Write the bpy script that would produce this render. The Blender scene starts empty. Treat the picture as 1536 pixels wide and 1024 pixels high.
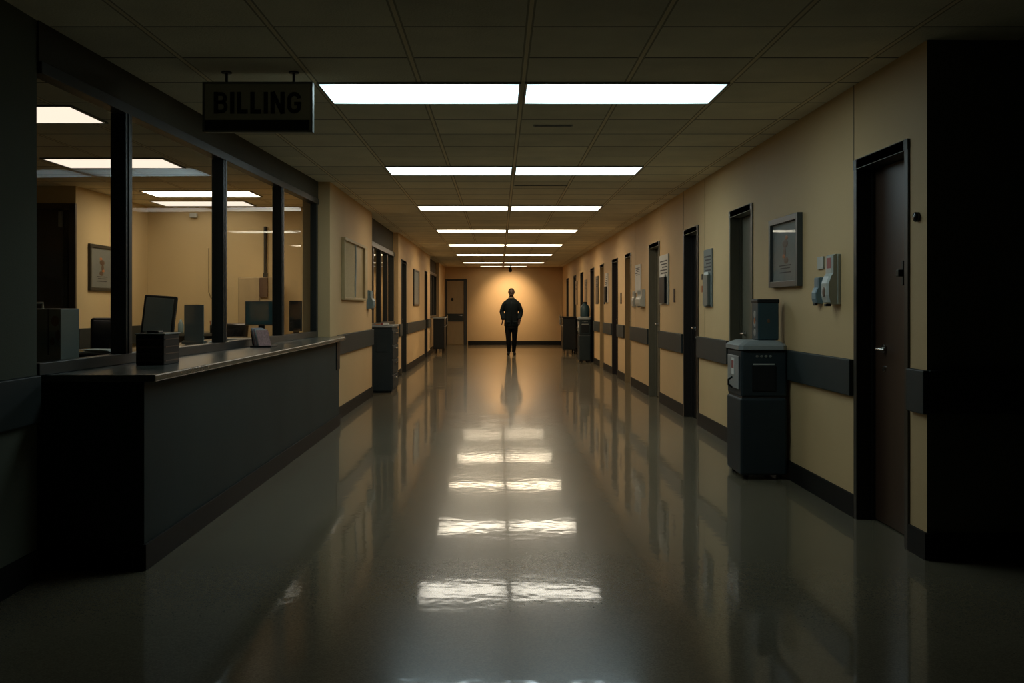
import bpy, bmesh, math, random
from mathutils import Vector, Matrix
random.seed(7)
S = bpy.context.scene
COL = S.collection
F = 1480.0; VX, VY = 748.0, 460.0; CH = 1.30; H = 2.67
XR, XL, YE = 2.20, -1.85, 34.0

def px(x, y, Y):                       # photograph pixel at depth Y -> point in the place
    return Vector(((x - VX) / F * Y, Y, CH - (y - VY) / F * Y))
def yr(x): return F * XR / (x - VX)    # depth on the right wall
def yl(x): return F * -XL / (VX - x)   # depth on the left wall

# ------------------------------------------------------------------ mesh builder
class MB:
    def __init__(s): s.bm = bmesh.new()
    def _add(s, b, M=None):
        if M is not None: b.transform(M)
        me = bpy.data.meshes.new('tmp'); b.to_mesh(me); b.free()
        s.bm.from_mesh(me); bpy.data.meshes.remove(me); return s
    def box(s, x0, x1, y0, y1, z0, z1, bev=0, seg=2, M=None):
        b = bmesh.new(); bmesh.ops.create_cube(b, size=1)
        for v in b.verts:
            v.co = Vector(((x0+x1)/2 + v.co.x*(x1-x0), (y0+y1)/2 + v.co.y*(y1-y0), (z0+z1)/2 + v.co.z*(z1-z0)))
        if bev: bmesh.ops.bevel(b, geom=list(b.edges), offset=bev, segments=seg, profile=.5, affect='EDGES')
        return s._add(b, M)
    def prism(s, poly, z0, z1, bev=0, M=None):
        b = bmesh.new()
        lo = [b.verts.new((p[0], p[1], z0)) for p in poly]; hi = [b.verts.new((p[0], p[1], z1)) for p in poly]
        n = len(poly); b.faces.new(lo[::-1]); b.faces.new(hi)
        for i in range(n): b.faces.new((lo[i], lo[(i+1) % n], hi[(i+1) % n], hi[i]))
        bmesh.ops.recalc_face_normals(b, faces=b.faces)
        if bev: bmesh.ops.bevel(b, geom=list(b.edges), offset=bev, segments=2, profile=.5, affect='EDGES')
        return s._add(b, M)
    def rings(s, rs, M=None):          # loft through closed rings of equal length, capped
        b = bmesh.new(); V = [[b.verts.new(p) for p in r] for r in rs]; n = len(rs[0])
        for a, c in zip(V, V[1:]):
            for i in range(n): b.faces.new((a[i], a[(i+1) % n], c[(i+1) % n], c[i]))
        b.faces.new(V[0][::-1]); b.faces.new(V[-1])
        bmesh.ops.recalc_face_normals(b, faces=b.faces)
        return s._add(b, M)
    def limb(s, pts, rad, n=14):
        pts = [Vector(p) for p in pts]; rs = []
        if not isinstance(rad, (list, tuple)): rad = [rad]*len(pts)
        up = None
        for i, p in enumerate(pts):
            d = (pts[min(i+1, len(pts)-1)] - pts[max(i-1, 0)]).normalized()
            if up is None:
                up = d.orthogonal().normalized()
            up = (up - d*up.dot(d)).normalized(); w = d.cross(up)
            rs.append([p + (up*math.cos(t) + w*math.sin(t))*rad[i] for t in [2*math.pi*k/n for k in range(n)]])
        return s.rings(rs)
    def cyl(s, p0, p1, r, r1=None, n=20): return s.limb([p0, p1], [r, r if r1 is None else r1], n)
    def ell(s, c, rx, ry, rz, n=20, M=None):
        b = bmesh.new(); bmesh.ops.create_uvsphere(b, u_segments=n, v_segments=max(8, n*2//3), radius=1)
        for v in b.verts: v.co = Vector((c[0]+v.co.x*rx, c[1]+v.co.y*ry, c[2]+v.co.z*rz))
        return s._add(b, M)
    def lathe(s, c, prof, n=24):
        return s.rings([[Vector((c[0]+r*math.cos(2*math.pi*k/n), c[1]+r*math.sin(2*math.pi*k/n), z)) for k in range(n)] for r, z in prof])
    def build(s, name, m, parent=None, smooth=False, origin=None):
        me = bpy.data.meshes.new(name)
        if parent is not None: off = Vector(parent['_o'])
        elif origin is not None: off = Vector(origin)
        else:
            co = [v.co for v in s.bm.verts]
            lo = Vector([min(c[i] for c in co) for i in range(3)]); hi = Vector([max(c[i] for c in co) for i in range(3)])
            off = Vector(((lo.x+hi.x)/2, (lo.y+hi.y)/2, lo.z))
        for v in s.bm.verts: v.co -= off
        s.bm.to_mesh(me); s.bm.free()
        for p in me.polygons: p.use_smooth = smooth
        o = bpy.data.objects.new(name, me); COL.objects.link(o)
        if m: me.materials.append(m)
        if parent is not None:
            o.parent = parent; o['_o'] = list(off)
        else:
            o.location = off; o['_o'] = list(off)
        return o
def root(name, loc, label, cat, group=None, kind=None):
    o = bpy.data.objects.new(name, None); COL.objects.link(o); o.location = loc; o['_o'] = list(loc); o.empty_display_size = .1
    return tag(o, label, cat, group, kind)
def tag(o, label, cat=None, group=None, kind=None):
    o['label'] = label
    if cat: o['category'] = cat
    if group: o['group'] = group
    if kind: o['kind'] = kind
    return o
def struct(mb, name, m, label, cat, parent=None):
    o = mb.build(name, m, parent, origin=(0, 0, 0)); return tag(o, label, cat, kind='structure')
def autosmooth(o, ang=40):
    for p in o.data.polygons: p.use_smooth = True
    mod = o.modifiers.new('wn', 'EDGE_SPLIT'); mod.split_angle = math.radians(ang); return o

# ------------------------------------------------------------------ materials
def mat(name, col, rough=.6, metal=0, var=0, scale=8, bump=0, bscale=60, spec=.5, stretch=None, coat=0):
    m = bpy.data.materials.new(name); m.use_nodes = True; nt = m.node_tree; N = nt.nodes; L = nt.links
    b = N['Principled BSDF']; b.inputs['Base Color'].default_value = (*col, 1); b.inputs['Roughness'].default_value = rough
    b.inputs['Metallic'].default_value = metal; b.inputs['Specular IOR Level'].default_value = spec
    b.inputs['Coat Weight'].default_value = coat
    tc = N.new('ShaderNodeTexCoord'); src = tc.outputs['Object']
    if stretch:
        mp = N.new('ShaderNodeMapping'); mp.inputs['Scale'].default_value = stretch; L.new(src, mp.inputs['Vector']); src = mp.outputs[0]
    if var:
        n = N.new('ShaderNodeTexNoise'); n.inputs['Scale'].default_value = scale; n.inputs['Detail'].default_value = 6
        L.new(src, n.inputs['Vector']); mx = N.new('ShaderNodeMix'); mx.data_type = 'RGBA'
        mx.inputs[6].default_value = (*[c*(1-var) for c in col], 1); mx.inputs[7].default_value = (*[min(1, c*(1+var)) for c in col], 1)
        L.new(n.outputs['Fac'], mx.inputs[0]); L.new(mx.outputs[2], b.inputs['Base Color'])
    if bump:
        n2 = N.new('ShaderNodeTexNoise'); n2.inputs['Scale'].default_value = bscale; n2.inputs['Detail'].default_value = 3
        L.new(src, n2.inputs['Vector']); bp = N.new('ShaderNodeBump'); bp.inputs['Strength'].default_value = bump; bp.inputs['Distance'].default_value = .01
        L.new(n2.outputs['Fac'], bp.inputs['Height']); L.new(bp.outputs[0], b.inputs['Normal'])
    return m
def emit(name, col, st, ends=True):
    m = bpy.data.materials.new(name); m.use_nodes = True; nt = m.node_tree; N = nt.nodes; L = nt.links
    N.remove(N['Principled BSDF']); e = N.new('ShaderNodeEmission'); e.inputs[0].default_value = (*col, 1); e.inputs[1].default_value = st
    if ends:                            # the tube behind the diffuser stops short of its ends
        tc = N.new('ShaderNodeTexCoord'); sx = N.new('ShaderNodeSeparateXYZ'); L.new(tc.outputs['Generated'], sx.inputs[0])
        a = N.new('ShaderNodeMath'); a.operation = 'SUBTRACT'; a.inputs[0].default_value = 1; L.new(sx.outputs[0], a.inputs[1])
        mn = N.new('ShaderNodeMath'); mn.operation = 'MINIMUM'; L.new(sx.outputs[0], mn.inputs[0]); L.new(a.outputs[0], mn.inputs[1])
        mr = N.new('ShaderNodeMapRange'); mr.inputs[1].default_value = 0; mr.inputs[2].default_value = .16; mr.inputs[3].default_value = st*.5; mr.inputs[4].default_value = st
        L.new(mn.outputs[0], mr.inputs[0]); L.new(mr.outputs[0], e.inputs[1])
    L.new(e.outputs[0], N['Material Output'].inputs[0]); return m
def glass(name, tint=(.96, .975, .97), ior=1.06):
    m = bpy.data.materials.new(name); m.use_nodes = True; nt = m.node_tree; N = nt.nodes; L = nt.links
    N.remove(N['Principled BSDF']); t = N.new('ShaderNodeBsdfTransparent'); t.inputs[0].default_value = (*tint, 1)
    g = N.new('ShaderNodeBsdfGlossy'); g.inputs['Roughness'].default_value = .02; g.inputs[0].default_value = (.9, .95, .95, 1)
    fr = N.new('ShaderNodeFresnel'); fr.inputs[0].default_value = ior
    ge = N.new('ShaderNodeNewGeometry'); ff = N.new('ShaderNodeMath'); ff.operation = 'SUBTRACT'; ff.inputs[0].default_value = 1; L.new(ge.outputs['Backfacing'], ff.inputs[1])
    fm = N.new('ShaderNodeMath'); fm.operation = 'MULTIPLY'; L.new(fr.outputs[0], fm.inputs[0]); L.new(ff.outputs[0], fm.inputs[1]); mx = N.new('ShaderNodeMixShader')
    L.new(fm.outputs[0], mx.inputs[0]); L.new(t.outputs[0], mx.inputs[1]); L.new(g.outputs[0], mx.inputs[2]); L.new(mx.outputs[0], N['Material Output'].inputs[0])
    return m
def math_node(N, L, op, a, b=None):
    n = N.new('ShaderNodeMath'); n.operation = op
    for i, v in enumerate((a, b)):
        if v is None: continue
        if isinstance(v, (int, float)): n.inputs[i].default_value = v
        else: L.new(v, n.inputs[i])
    return n.outputs[0]
def ceiling_mat():
    m = mat('ceiling_tile', (.74, .67, .50), .9, var=.18, scale=3, bump=.5, bscale=90); nt = m.node_tree; N = nt.nodes; L = nt.links
    b = N['Principled BSDF']; base = b.inputs['Base Color'].links[0].from_socket
    tc = N.new('ShaderNodeTexCoord'); sx = N.new('ShaderNodeSeparateXYZ'); L.new(tc.outputs['Object'], sx.inputs[0])
    def line(o, off, w, lw):
        f = math_node(N, L, 'FRACT', math_node(N, L, 'DIVIDE', math_node(N, L, 'SUBTRACT', o, off - 100*w - w/2), w))
        d = math_node(N, L, 'ABSOLUTE', math_node(N, L, 'SUBTRACT', f, .5)); return math_node(N, L, 'LESS_THAN', d, lw/2/w)
    lx = line(sx.outputs[0], .15, .635, .040); lc = line(sx.outputs[0], .15, .635, .020); ly = line(sx.outputs[1], 6.03, .6, .016)
    # each tile a slightly different tone
    ix = math_node(N, L, 'FLOOR', math_node(N, L, 'DIVIDE', math_node(N, L, 'SUBTRACT', sx.outputs[0], .15), .635))
    iy = math_node(N, L, 'FLOOR', math_node(N, L, 'DIVIDE', math_node(N, L, 'SUBTRACT', sx.outputs[1], 6.03), .6))
    cb = N.new('ShaderNodeCombineXYZ'); L.new(ix, cb.inputs[0]); L.new(iy, cb.inputs[1]); wn = N.new('ShaderNodeTexWhiteNoise'); L.new(cb.outputs[0], wn.inputs['Vector'])
    hv = N.new('ShaderNodeHueSaturation'); L.new(base, hv.inputs['Color']); L.new(math_node(N, L, 'ADD', math_node(N, L, 'MULTIPLY', wn.outputs['Value'], .22), .88), hv.inputs['Value'])
    m1 = N.new('ShaderNodeMix'); m1.data_type = 'RGBA'; L.new(ly, m1.inputs[0]); L.new(hv.outputs[0], m1.inputs[6]); m1.inputs[7].default_value = (.03, .028, .022, 1)
    m2 = N.new('ShaderNodeMix'); m2.data_type = 'RGBA'; L.new(lx, m2.inputs[0]); L.new(m1.outputs[2], m2.inputs[6]); m2.inputs[7].default_value = (.36, .31, .21, 1)  # shadow edges along the T-bars, painted into the ceiling colour
    m3 = N.new('ShaderNodeMix'); m3.data_type = 'RGBA'; L.new(lc, m3.inputs[0]); L.new(m2.outputs[2], m3.inputs[6]); m3.inputs[7].default_value = (.80, .68, .46, 1)
    L.new(m3.outputs[2], b.inputs['Base Color']); return m
def floor_mat():
    m = bpy.data.materials.new('polished_vinyl'); m.use_nodes = True; nt = m.node_tree; N = nt.nodes; L = nt.links; b = N['Principled BSDF']
    tc = N.new('ShaderNodeTexCoord'); o = tc.outputs['Object']
    v = N.new('ShaderNodeTexVoronoi'); v.inputs['Scale'].default_value = 170; L.new(o, v.inputs['Vector'])
    n = N.new('ShaderNodeTexNoise'); n.inputs['Scale'].default_value = 1.6; n.inputs['Detail'].default_value = 7; L.new(o, n.inputs['Vector'])
    cr = N.new('ShaderNodeValToRGB'); cr.color_ramp.elements[0].position = .0; cr.color_ramp.elements[0].color = (.09, .075, .048, 1)
    cr.color_ramp.elements[1].position = 1; cr.color_ramp.elements[1].color = (.21, .175, .112, 1)
    sp = N.new('ShaderNodeSeparateColor'); L.new(v.outputs['Color'], sp.inputs[0])
    mixv = math_node(N, L, 'ADD', math_node(N, L, 'MULTIPLY', sp.outputs[0], .45), math_node(N, L, 'MULTIPLY', n.outputs['Fac'], .55)); L.new(mixv, cr.inputs[0])
    L.new(cr.outputs[0], b.inputs['Base Color'])
    mr = N.new('ShaderNodeMapRange'); mr.inputs[3].default_value = FLOOR_R[0]; mr.inputs[4].default_value = FLOOR_R[1]; L.new(n.outputs['Fac'], mr.inputs[0]); L.new(mr.outputs[0], b.inputs['Coat Roughness']); b.inputs['Roughness'].default_value = .24; b.inputs['Coat Weight'].default_value = .55; b.inputs['Coat IOR'].default_value = 1.5
    n3 = N.new('ShaderNodeTexNoise'); n3.inputs['Scale'].default_value = 13; n3.inputs['Detail'].default_value = 1; L.new(o, n3.inputs['Vector'])
    n4 = N.new('ShaderNodeTexNoise'); n4.inputs['Scale'].default_value = 1.3; n4.inputs['Detail'].default_value = 1; L.new(o, n4.inputs['Vector'])
    hsum = math_node(N, L, 'ADD', math_node(N, L, 'MULTIPLY', n3.outputs['Fac'], .16), n4.outputs['Fac'])
    bp = N.new('ShaderNodeBump'); bp.inputs['Strength'].default_value = .22; bp.inputs['Distance'].default_value = .012; bp.inputs['Filter Width'].default_value = 1.0; L.new(hsum, bp.inputs['Height']); L.new(bp.outputs[0], b.inputs['Coat Normal'])
    b.inputs['Specular IOR Level'].default_value = FLOOR_SPEC
    return m
FLOOR_R = (.03, .075); FLOOR_SPEC = .12

WALL = mat('beige_wall_paint', (.61, .405, .19), .65, var=.10, scale=1.2, bump=.12, bscale=120)
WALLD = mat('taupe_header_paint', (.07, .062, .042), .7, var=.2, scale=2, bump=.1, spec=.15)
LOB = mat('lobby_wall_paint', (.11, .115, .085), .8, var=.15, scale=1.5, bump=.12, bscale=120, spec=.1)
CEIL = ceiling_mat(); FLOOR = floor_mat()
RAIL = mat('bumper_vinyl', (.026, .033, .031), .55, var=.15, scale=5, spec=.3)
BASE = mat('base_vinyl', (.008, .0075, .006), .6, var=.2, scale=6, spec=.2)
FRAME = mat('dark_bronze_frame', (.032, .032, .027), .4, metal=.3, var=.2, scale=5)
STEELF = mat('grey_door_frame', (.15, .145, .12), .42, metal=.3, var=.12, scale=6)
DWOOD = mat('dark_wood_door', (.045, .022, .012), .4, var=.4, scale=5, stretch=(8, 8, .7))
DBLACK = mat('black_brown_door', (.018, .013, .010), .4, var=.4, scale=5, stretch=(8, 8, .7))
DOLIVE = mat('olive_door', (.13, .115, .075), .45, var=.2, scale=5, stretch=(6, 6, .8))
DTAN = mat('tan_door', (.33, .235, .115), .5, var=.15, scale=4, stretch=(6, 6, .8))
CHROME = mat('brushed_steel', (.62, .62, .60), .25, metal=1)
COUNTER = mat('counter_laminate', (.024, .034, .031), .6, var=.35, scale=1.6, bump=.05, stretch=(1, 1, .4), spec=.15)
TOP = mat('stone_worktop', (.085, .087, .072), .25, var=.3, scale=60)
BLACK = mat('black_plastic', (.012, .013, .013), .5, var=.2, scale=10, spec=.2)
BLACKG = mat('glossy_black', (.012, .013, .014), .16)
BIN = mat('bin_charcoal', (.020, .028, .030), .6, var=.2, scale=6, spec=.2)
LID = mat('bin_lid_grey', (.26, .28, .27), .4, var=.1, scale=8)
PALE = mat('pale_grey_plastic', (.42, .43, .38), .4, var=.06, scale=6)
GREY = mat('mid_grey_metal', (.17, .18, .155), .45, metal=.2, var=.15, scale=5)
WHITE = mat('white_paper', (.72, .70, .64), .7, var=.05, scale=10)
TEAL = mat('teal_box', (.020, .052, .062), .45, var=.25, scale=7)
BLUEG = mat('blue_grey_plastic', (.14, .22, .25), .4, var=.1)
ORANGE = mat('orange_print', (.42, .13, .03), .5)
RED = mat('dull_red_print', (.32, .06, .05), .5)
BROWN = mat('brown_print', (.10, .055, .03), .5)
INK = mat('ink', (.02, .02, .02), .6)
MOUNT = mat('grey_mount', (.17, .185, .165), .6, var=.15, scale=9)
SIGNG = mat('sign_grey', (.60, .58, .48), .5, var=.1, scale=6)
GLASS = glass('window_glass'); PGLASS = glass('picture_glass', (.97, .97, .97))
CORK = mat('textured_board', (.50, .40, .22), .8, var=.25, scale=40, bump=.3, bscale=80)
SCREEN = mat('teal_screen', (.05, .17, .20), .4, var=.3, scale=3)

# ------------------------------------------------------------------ the setting
struct(MB().box(-7, 5, -3, 36, -.2, 0), 'floor', FLOOR, 'polished speckled vinyl floor along the corridor', 'floor')
struct(MB().box(-7, 5, -3, 36, H, H+.15), 'ceiling', CEIL, 'suspended tiled ceiling over the corridor', 'ceiling')

DOORS_R = [  # y0, y1, leaf material, frame material
    (yr(1365), yr(1283), DWOOD, FRAME, 'dark red-brown wooden door beside the pair of wall dispensers'),
    (yr(1130), yr(1095), DOLIVE, DOLIVE, 'olive door partly hidden by the tall waste bin with a box on it'),
    (yr(1048), yr(1026), DBLACK, DBLACK, 'black-brown door under a bright steel frame head, second beyond the near bin'),
    (yr(990), yr(974), DOLIVE, DOLIVE, 'narrow olive door beside the glazed notice with a grey pocket'),
    (yr(947), yr(938), DTAN, DTAN, 'tan door beside the poster with a dispenser'),
    (yr(927), yr(918.6), DBLACK, DBLACK, 'black-brown door just past the tan door'),
    (yr(906), yr(900.5), DTAN, DTAN, 'tan door before the far waste bin'),
    (yr(891.5), yr(886), DBLACK, DBLACK, 'black-brown door just in front of the far waste bin'),
    (25.6, 26.5, DBLACK, FRAME, 'dark door first beyond the far waste bin'),
    (28.0, 28.9, DBLACK, FRAME, 'dark door behind the black linen cart'),
    (31.0, 31.9, DBLACK, FRAME, 'last dark door before the lit end wall'),
]
DT = 2.20
wr = MB(); bs = MB(); rl = MB(); y = 5.07
for (a, b, *_r) in DOORS_R:
    wr.box(XR, XR+.2, y, a, 0, H); wr.box(XR, XR+.2, a, b, DT, H)
    if a - y > .05:
        bs.box(XR-.014, XR, y if y > 5.1 else y-.012, a, 0, .14); rl.box(XR-.032, XR, y + (.02 if y > 5.1 else -.03), a-.02, .75, .975, .006)
    y = b
wr.box(XR, XR+.2, y, YE, 0, H)
bs.box(XR-.014, XR, y, YE, 0, .14); rl.box(XR-.032, XR, y+.02, YE-.03, .75, .975, .006)
struct(wr, 'wall_right', WALL, 'long beige corridor wall with the row of doors', 'wall')
struct(bs, 'baseboard_right', BASE, 'dark baseboard along the wall with the row of doors', 'baseboard')
struct(rl, 'trim_1', RAIL, 'dark bumper rail along the wall with the row of doors', 'bumper rail')
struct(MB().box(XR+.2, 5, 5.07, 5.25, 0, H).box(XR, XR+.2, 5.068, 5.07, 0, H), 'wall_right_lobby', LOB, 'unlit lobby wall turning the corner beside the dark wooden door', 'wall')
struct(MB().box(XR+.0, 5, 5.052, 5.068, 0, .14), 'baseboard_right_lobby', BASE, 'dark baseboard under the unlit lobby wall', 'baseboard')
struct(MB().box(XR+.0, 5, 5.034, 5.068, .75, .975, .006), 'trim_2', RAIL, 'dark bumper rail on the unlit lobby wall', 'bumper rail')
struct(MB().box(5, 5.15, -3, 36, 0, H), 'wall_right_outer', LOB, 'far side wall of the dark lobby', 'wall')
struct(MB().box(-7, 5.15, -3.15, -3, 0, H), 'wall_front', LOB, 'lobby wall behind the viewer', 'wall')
sm = MB()
for x in (1283, 1058, 1026, 992, 953):
    yy = yr(x); sm.box(XR-.002, XR, yy+.02, yy+.028, DT if x in (1283, 1026) else .98, H)
struct(sm, 'trim_3', mat('seam', (.16, .12, .06), .7), 'thin vertical seams in the beige wall covering', 'seam')

def door(n, a, b, lm, fm, label, X=XR, s=1, rec=.10, T=DT, lever=True, far=True):
    """door in a side wall, leaf set back; s=+1 right wall (recess towards +X)"""
    r = root('door_%d' % n, (X, (a+b)/2, 0), label, 'door', kind='structure')
    fw = .05
    def bx(m, d0, d1, y0, y1, z0, z1, bev=0):
        x0, x1 = sorted((X+s*d0, X+s*d1)); return m.box(x0, x1, y0, y1, z0, z1, bev)
    f = MB()
    bx(f, -.012, .16, a, a+fw, 0, T, .003); bx(f, -.012, .16, b-fw, b, 0, T, .003); hd = MB(); bx(hd, -.014, .16, a+fw-.001, b-fw+.001, T-.06, T, .003); bx(hd, -.014, -.011, a, b, T-.06, T); hd.build('frame_head', FRAME if fm is FRAME else STEELF, r)
    bx(f, rec-.02, rec, a+fw, a+fw+.015, 0, T-.06); bx(f, rec-.02, rec, b-fw-.015, b-fw, 0, T-.06)
    f.build('door_frame', fm, r)
    l = MB(); bx(l, rec, rec+.045, a+fw+.003, b-fw-.003, .008, T-.063, .002); leaf = l.build('door_leaf', lm, r)
    hy = (b-fw-.16) if far else (a+fw+.16); sg = -1 if far else 1
    h = MB(); h.cyl((X+s*(rec-.004), hy, 1.05), (X+s*(rec-.012), hy, 1.05), .027)
    h.cyl((X+s*(rec-.004), hy, 1.05), (X+s*(rec-.055), hy, 1.05), .010)
    h.limb([(X+s*(rec-.05), hy, 1.05), (X+s*(rec-.055), hy+sg*.05, 1.05), (X+s*(rec-.05), hy+sg*.12, 1.05)], [.010, .009, .008])
    autosmooth(h.build('door_handle', CHROME, leaf))
    k = MB(); k.cyl((X+s*(rec+.002), hy, .93), (X+s*(rec-.008), hy, .93), .020); autosmooth(k.build('lock_cylinder', CHROME, leaf))
    hg = MB()
    for z in (.25, 1.05, 1.85):
        yy = a+fw+.006 if far else b-fw-.006; hg.cyl((X+s*(rec-.008), yy, z), (X+s*(rec-.008), yy, z+.1), .008, n=10)
    hg.build('hinge', FRAME, leaf)
    return r, leaf
D = []
for i, (a, b, lm, fm, lab) in enumerate(DOORS_R): D.append(door(i+1, a, b, lm, fm, lab))
# dark latch and strike plate on the nearest door
p = px(1354, 409, 5.5)
m = MB(); m.box(2.278, 2.30, 5.56, 5.59, 1.42, 1.56, .004); m.box(2.25, 2.285, 5.555, 5.595, 1.47, 1.51, .006)
m.build('latch', FRAME, D[0][1])

# left side: lobby wall, header, wall pieces
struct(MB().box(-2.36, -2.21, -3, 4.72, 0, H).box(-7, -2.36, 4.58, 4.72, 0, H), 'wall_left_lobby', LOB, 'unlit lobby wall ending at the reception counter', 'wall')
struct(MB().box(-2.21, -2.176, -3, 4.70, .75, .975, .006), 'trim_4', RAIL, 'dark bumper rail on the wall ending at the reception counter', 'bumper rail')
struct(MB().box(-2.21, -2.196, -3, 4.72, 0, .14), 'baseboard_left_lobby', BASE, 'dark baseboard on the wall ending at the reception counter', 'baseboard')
W0, W1 = Vector((-2.20, 4.72)), Vector((-1.98, 10.82)); wd = (W1-W0).normalized(); wn = Vector((wd.y, -wd.x))
def wp(y, d=0):                        # point on the office window plane at depth y, d towards the office
    t = (y - W0.y)/(W1.y - W0.y); q = W0 + (W1-W0)*t - wn*d; return (q.x, q.y)
GT = 2.42
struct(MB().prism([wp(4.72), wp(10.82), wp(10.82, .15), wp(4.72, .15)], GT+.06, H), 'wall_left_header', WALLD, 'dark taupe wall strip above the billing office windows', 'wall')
wl = MB(); bl = MB(); rll = MB()
wl.box(-2.15, XL, 10.82, 14.41, 0, H)                                # beige pier with the notice board
wl.box(-2.15, XL, 18.2, 18.7, 0, H); wl.box(-2.15, XL, 18.7, 19.7, DT, H); wl.box(-2.15, XL, 19.7, 24.6, 0, H)
wl.box(-2.15, XL, 24.6, 25.5, DT, H); wl.box(-2.15, XL, 25.5, 26.6, 0, H); wl.box(-2.15, XL, 30.6, YE, 0, H)
wl.box(-2.10, -1.95, 14.41, 18.2, 0, .97); wl.box(-2.10, -1.95, 26.6, 30.6, 0, .97)
for a, b in ((10.99, 14.41), (18.2, 18.7), (19.7, 24.6), (25.5, 26.6), (30.6, YE-.03)):
    bl.box(XL, XL+.014, a if a > 11 else 10.82, b, 0, .14); rll.box(XL, XL+.032, a+.02 if a > 11 else 11.27, b-.02, .75, .975, .006)
for a, b in ((14.41, 18.2), (26.6, 30.6)): bl.box(-1.95, -1.936, a, b, 0, .14)
struct(wl, 'wall_left', WALL, 'beige corridor wall beyond the reception counter', 'wall')
struct(bl, 'baseboard_left', BASE, 'dark baseboard along the wall beyond the reception counter', 'baseboard')
struct(rll, 'trim_5', RAIL, 'dark bumper rail along the wall beyond the reception counter', 'bumper rail')
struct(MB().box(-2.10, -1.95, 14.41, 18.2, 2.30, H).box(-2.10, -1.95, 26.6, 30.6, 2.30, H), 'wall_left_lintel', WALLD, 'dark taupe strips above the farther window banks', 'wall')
door(12, 18.7, 19.7, DBLACK, FRAME, 'dark door beside the second bank of office windows', X=XL, s=-1)
door(13, 24.6, 25.5, DBLACK, FRAME, 'dark door beyond the small blue-grey picture', X=XL, s=-1)

# end wall
struct(MB().box(-2.15, XR+.2, YE, YE+.2, 0, H), 'wall_back', WALL, 'beige wall closing the far end of the corridor', 'wall')
struct(MB().box(-1.06, XR-.014, YE-.014, YE, 0, .12), 'baseboard_back', BASE, 'dark baseboard at the foot of the end wall', 'baseboard')
r = root('door_14', (-1.5, YE, 0), 'beige door with a dark kick rail in the end wall', 'door', kind='structure')
MB().box(XL+.01, -1.83+.05, YE-.03, YE, 0, 2.25, .003).box(-1.20, -1.09, YE-.05, YE, 0, 2.25, .003).box(-1.78, -1.20, YE-.03, YE, 2.19, 2.25, .003).build('door_frame', FRAME, r)
lf = MB().box(-1.775, -1.205, YE-.02, YE, .01, 2.185, .002).build('door_leaf', DTAN, r)
MB().box(-1.77, -1.21, YE-.034, YE-.02, .79, 1.06, .004).build('push_rail', RAIL, lf)
MB().cyl((-1.27, YE-.02, 1.0), (-1.27, YE-.06, 1.0), .02).limb([(-1.27, YE-.06, 1.0), (-1.38, YE-.062, 1.0)], .009).build('door_handle', CHROME, lf)
MB().ell((-1.60, YE-.025, 1.55), .04, .012, .055).build('door_viewer', BLACK, lf)

# ------------------------------------------------------------------ reception counter and office windows
rc = root('reception_counter', (-1.9, 7.8, 0), 'long dark grey-green reception counter under the billing office windows', 'counter')
MB().prism([(-1.75, 4.87), (-1.75, 10.82), (-1.84, 10.82), (-2.36, 10.81), (-2.36, 4.87)], 0.0, .935, .003).build('front_panel', COUNTER, rc)
MB().box(-1.75, -1.736, 4.856, 10.82, 0, .13, .002).box(-2.2, -1.75, 4.856, 4.87, 0, .13, .002).build('kick_board', BASE, rc)
MB().box(-1.765, -1.74, 10.62, 10.82, .62, .934, .004).build('end_bracket', BLACK, rc)
wt = MB().prism([(-1.67, 4.80), (-1.67, 10.75), (-1.73, 11.12), (-1.815, 11.26), (-1.849, 11.26), (-1.849, 10.819), (-2.95, 10.819), (-2.95, 4.80)], .935, .97, .006).build('worktop', TOP)
tag(wt, 'grey stone worktop running through below the billing office windows', 'worktop')
w = root('window_1', (*wp(7.7), .97), 'row of four tall office windows in dark frames above the reception counter', 'window', kind='structure')
fr = MB(); TH = .07
def wquad(mb, y0, y1, d0, d1, z0, z1): mb.prism([wp(y0, d0), wp(y1, d0), wp(y1, d1), wp(y0, d1)], z0, z1, .003)
wquad(fr, 4.73, 10.815, 0, TH, .971, 1.03); wquad(fr, 4.73, 10.815, -.01, TH, GT, GT+.06); wquad(fr, 10.74, 10.815, 0, TH, 1.03, GT)
wf = fr.build('window_frame', FRAME, w)
MUL = [(5.70, 5.79), (7.49, 7.58), (9.22, 9.31)]
for a, b in MUL:
    q = MB(); wquad(q, a, b, -.012, TH+.01, 1.03, GT); wquad(q, a+.03, b-.03, -.018, -.012, 1.03, GT); q.build('mullion', FRAME, w)
edges = [4.73, *[v for ab in MUL for v in ab], 10.74]
for a, b in zip(edges[::2], edges[1::2]):
    q = MB(); wquad(q, a+.001, b-.001, .032, .038, 1.031, GT-.001); q.build('pane', GLASS, w)

# office shell
OW = mat('office_wall_paint', (.60, .47, .25), .7, var=.12, scale=1.0, bump=.1, bscale=110)
struct(MB().box(-7, -2.151, 13.5, 13.65, 0, H), 'wall_office_back', OW, 'lit beige back wall of the billing office', 'wall')
struct(MB().box(-4.95, -4.8, 11.2, 13.5, 0, H), 'wall_office_left', OW, 'office side wall carrying the framed picture', 'wall')
struct(MB().box(-7, -5.62, 11.2, 11.32, 0, H).box(-5.62, -4.95, 11.2, 11.32, 2.47, H), 'wall_office_return', OW, 'office wall around the dark door', 'wall')
struct(MB().box(-7.1, -7, 4.5, 13.6, 0, H), 'wall_office_outer', OW, 'outer side wall of the office', 'wall')
struct(MB().box(-4.8, -4.768, 11.22, 13.5, .82, 1.05, .006), 'trim_6', RAIL, 'dark bumper rail under the framed picture in the office', 'bumper rail')
r = root('door_15', (-5.2, 11.2, 0), 'tall dark door seen through the first office window', 'door', kind='structure')
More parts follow.
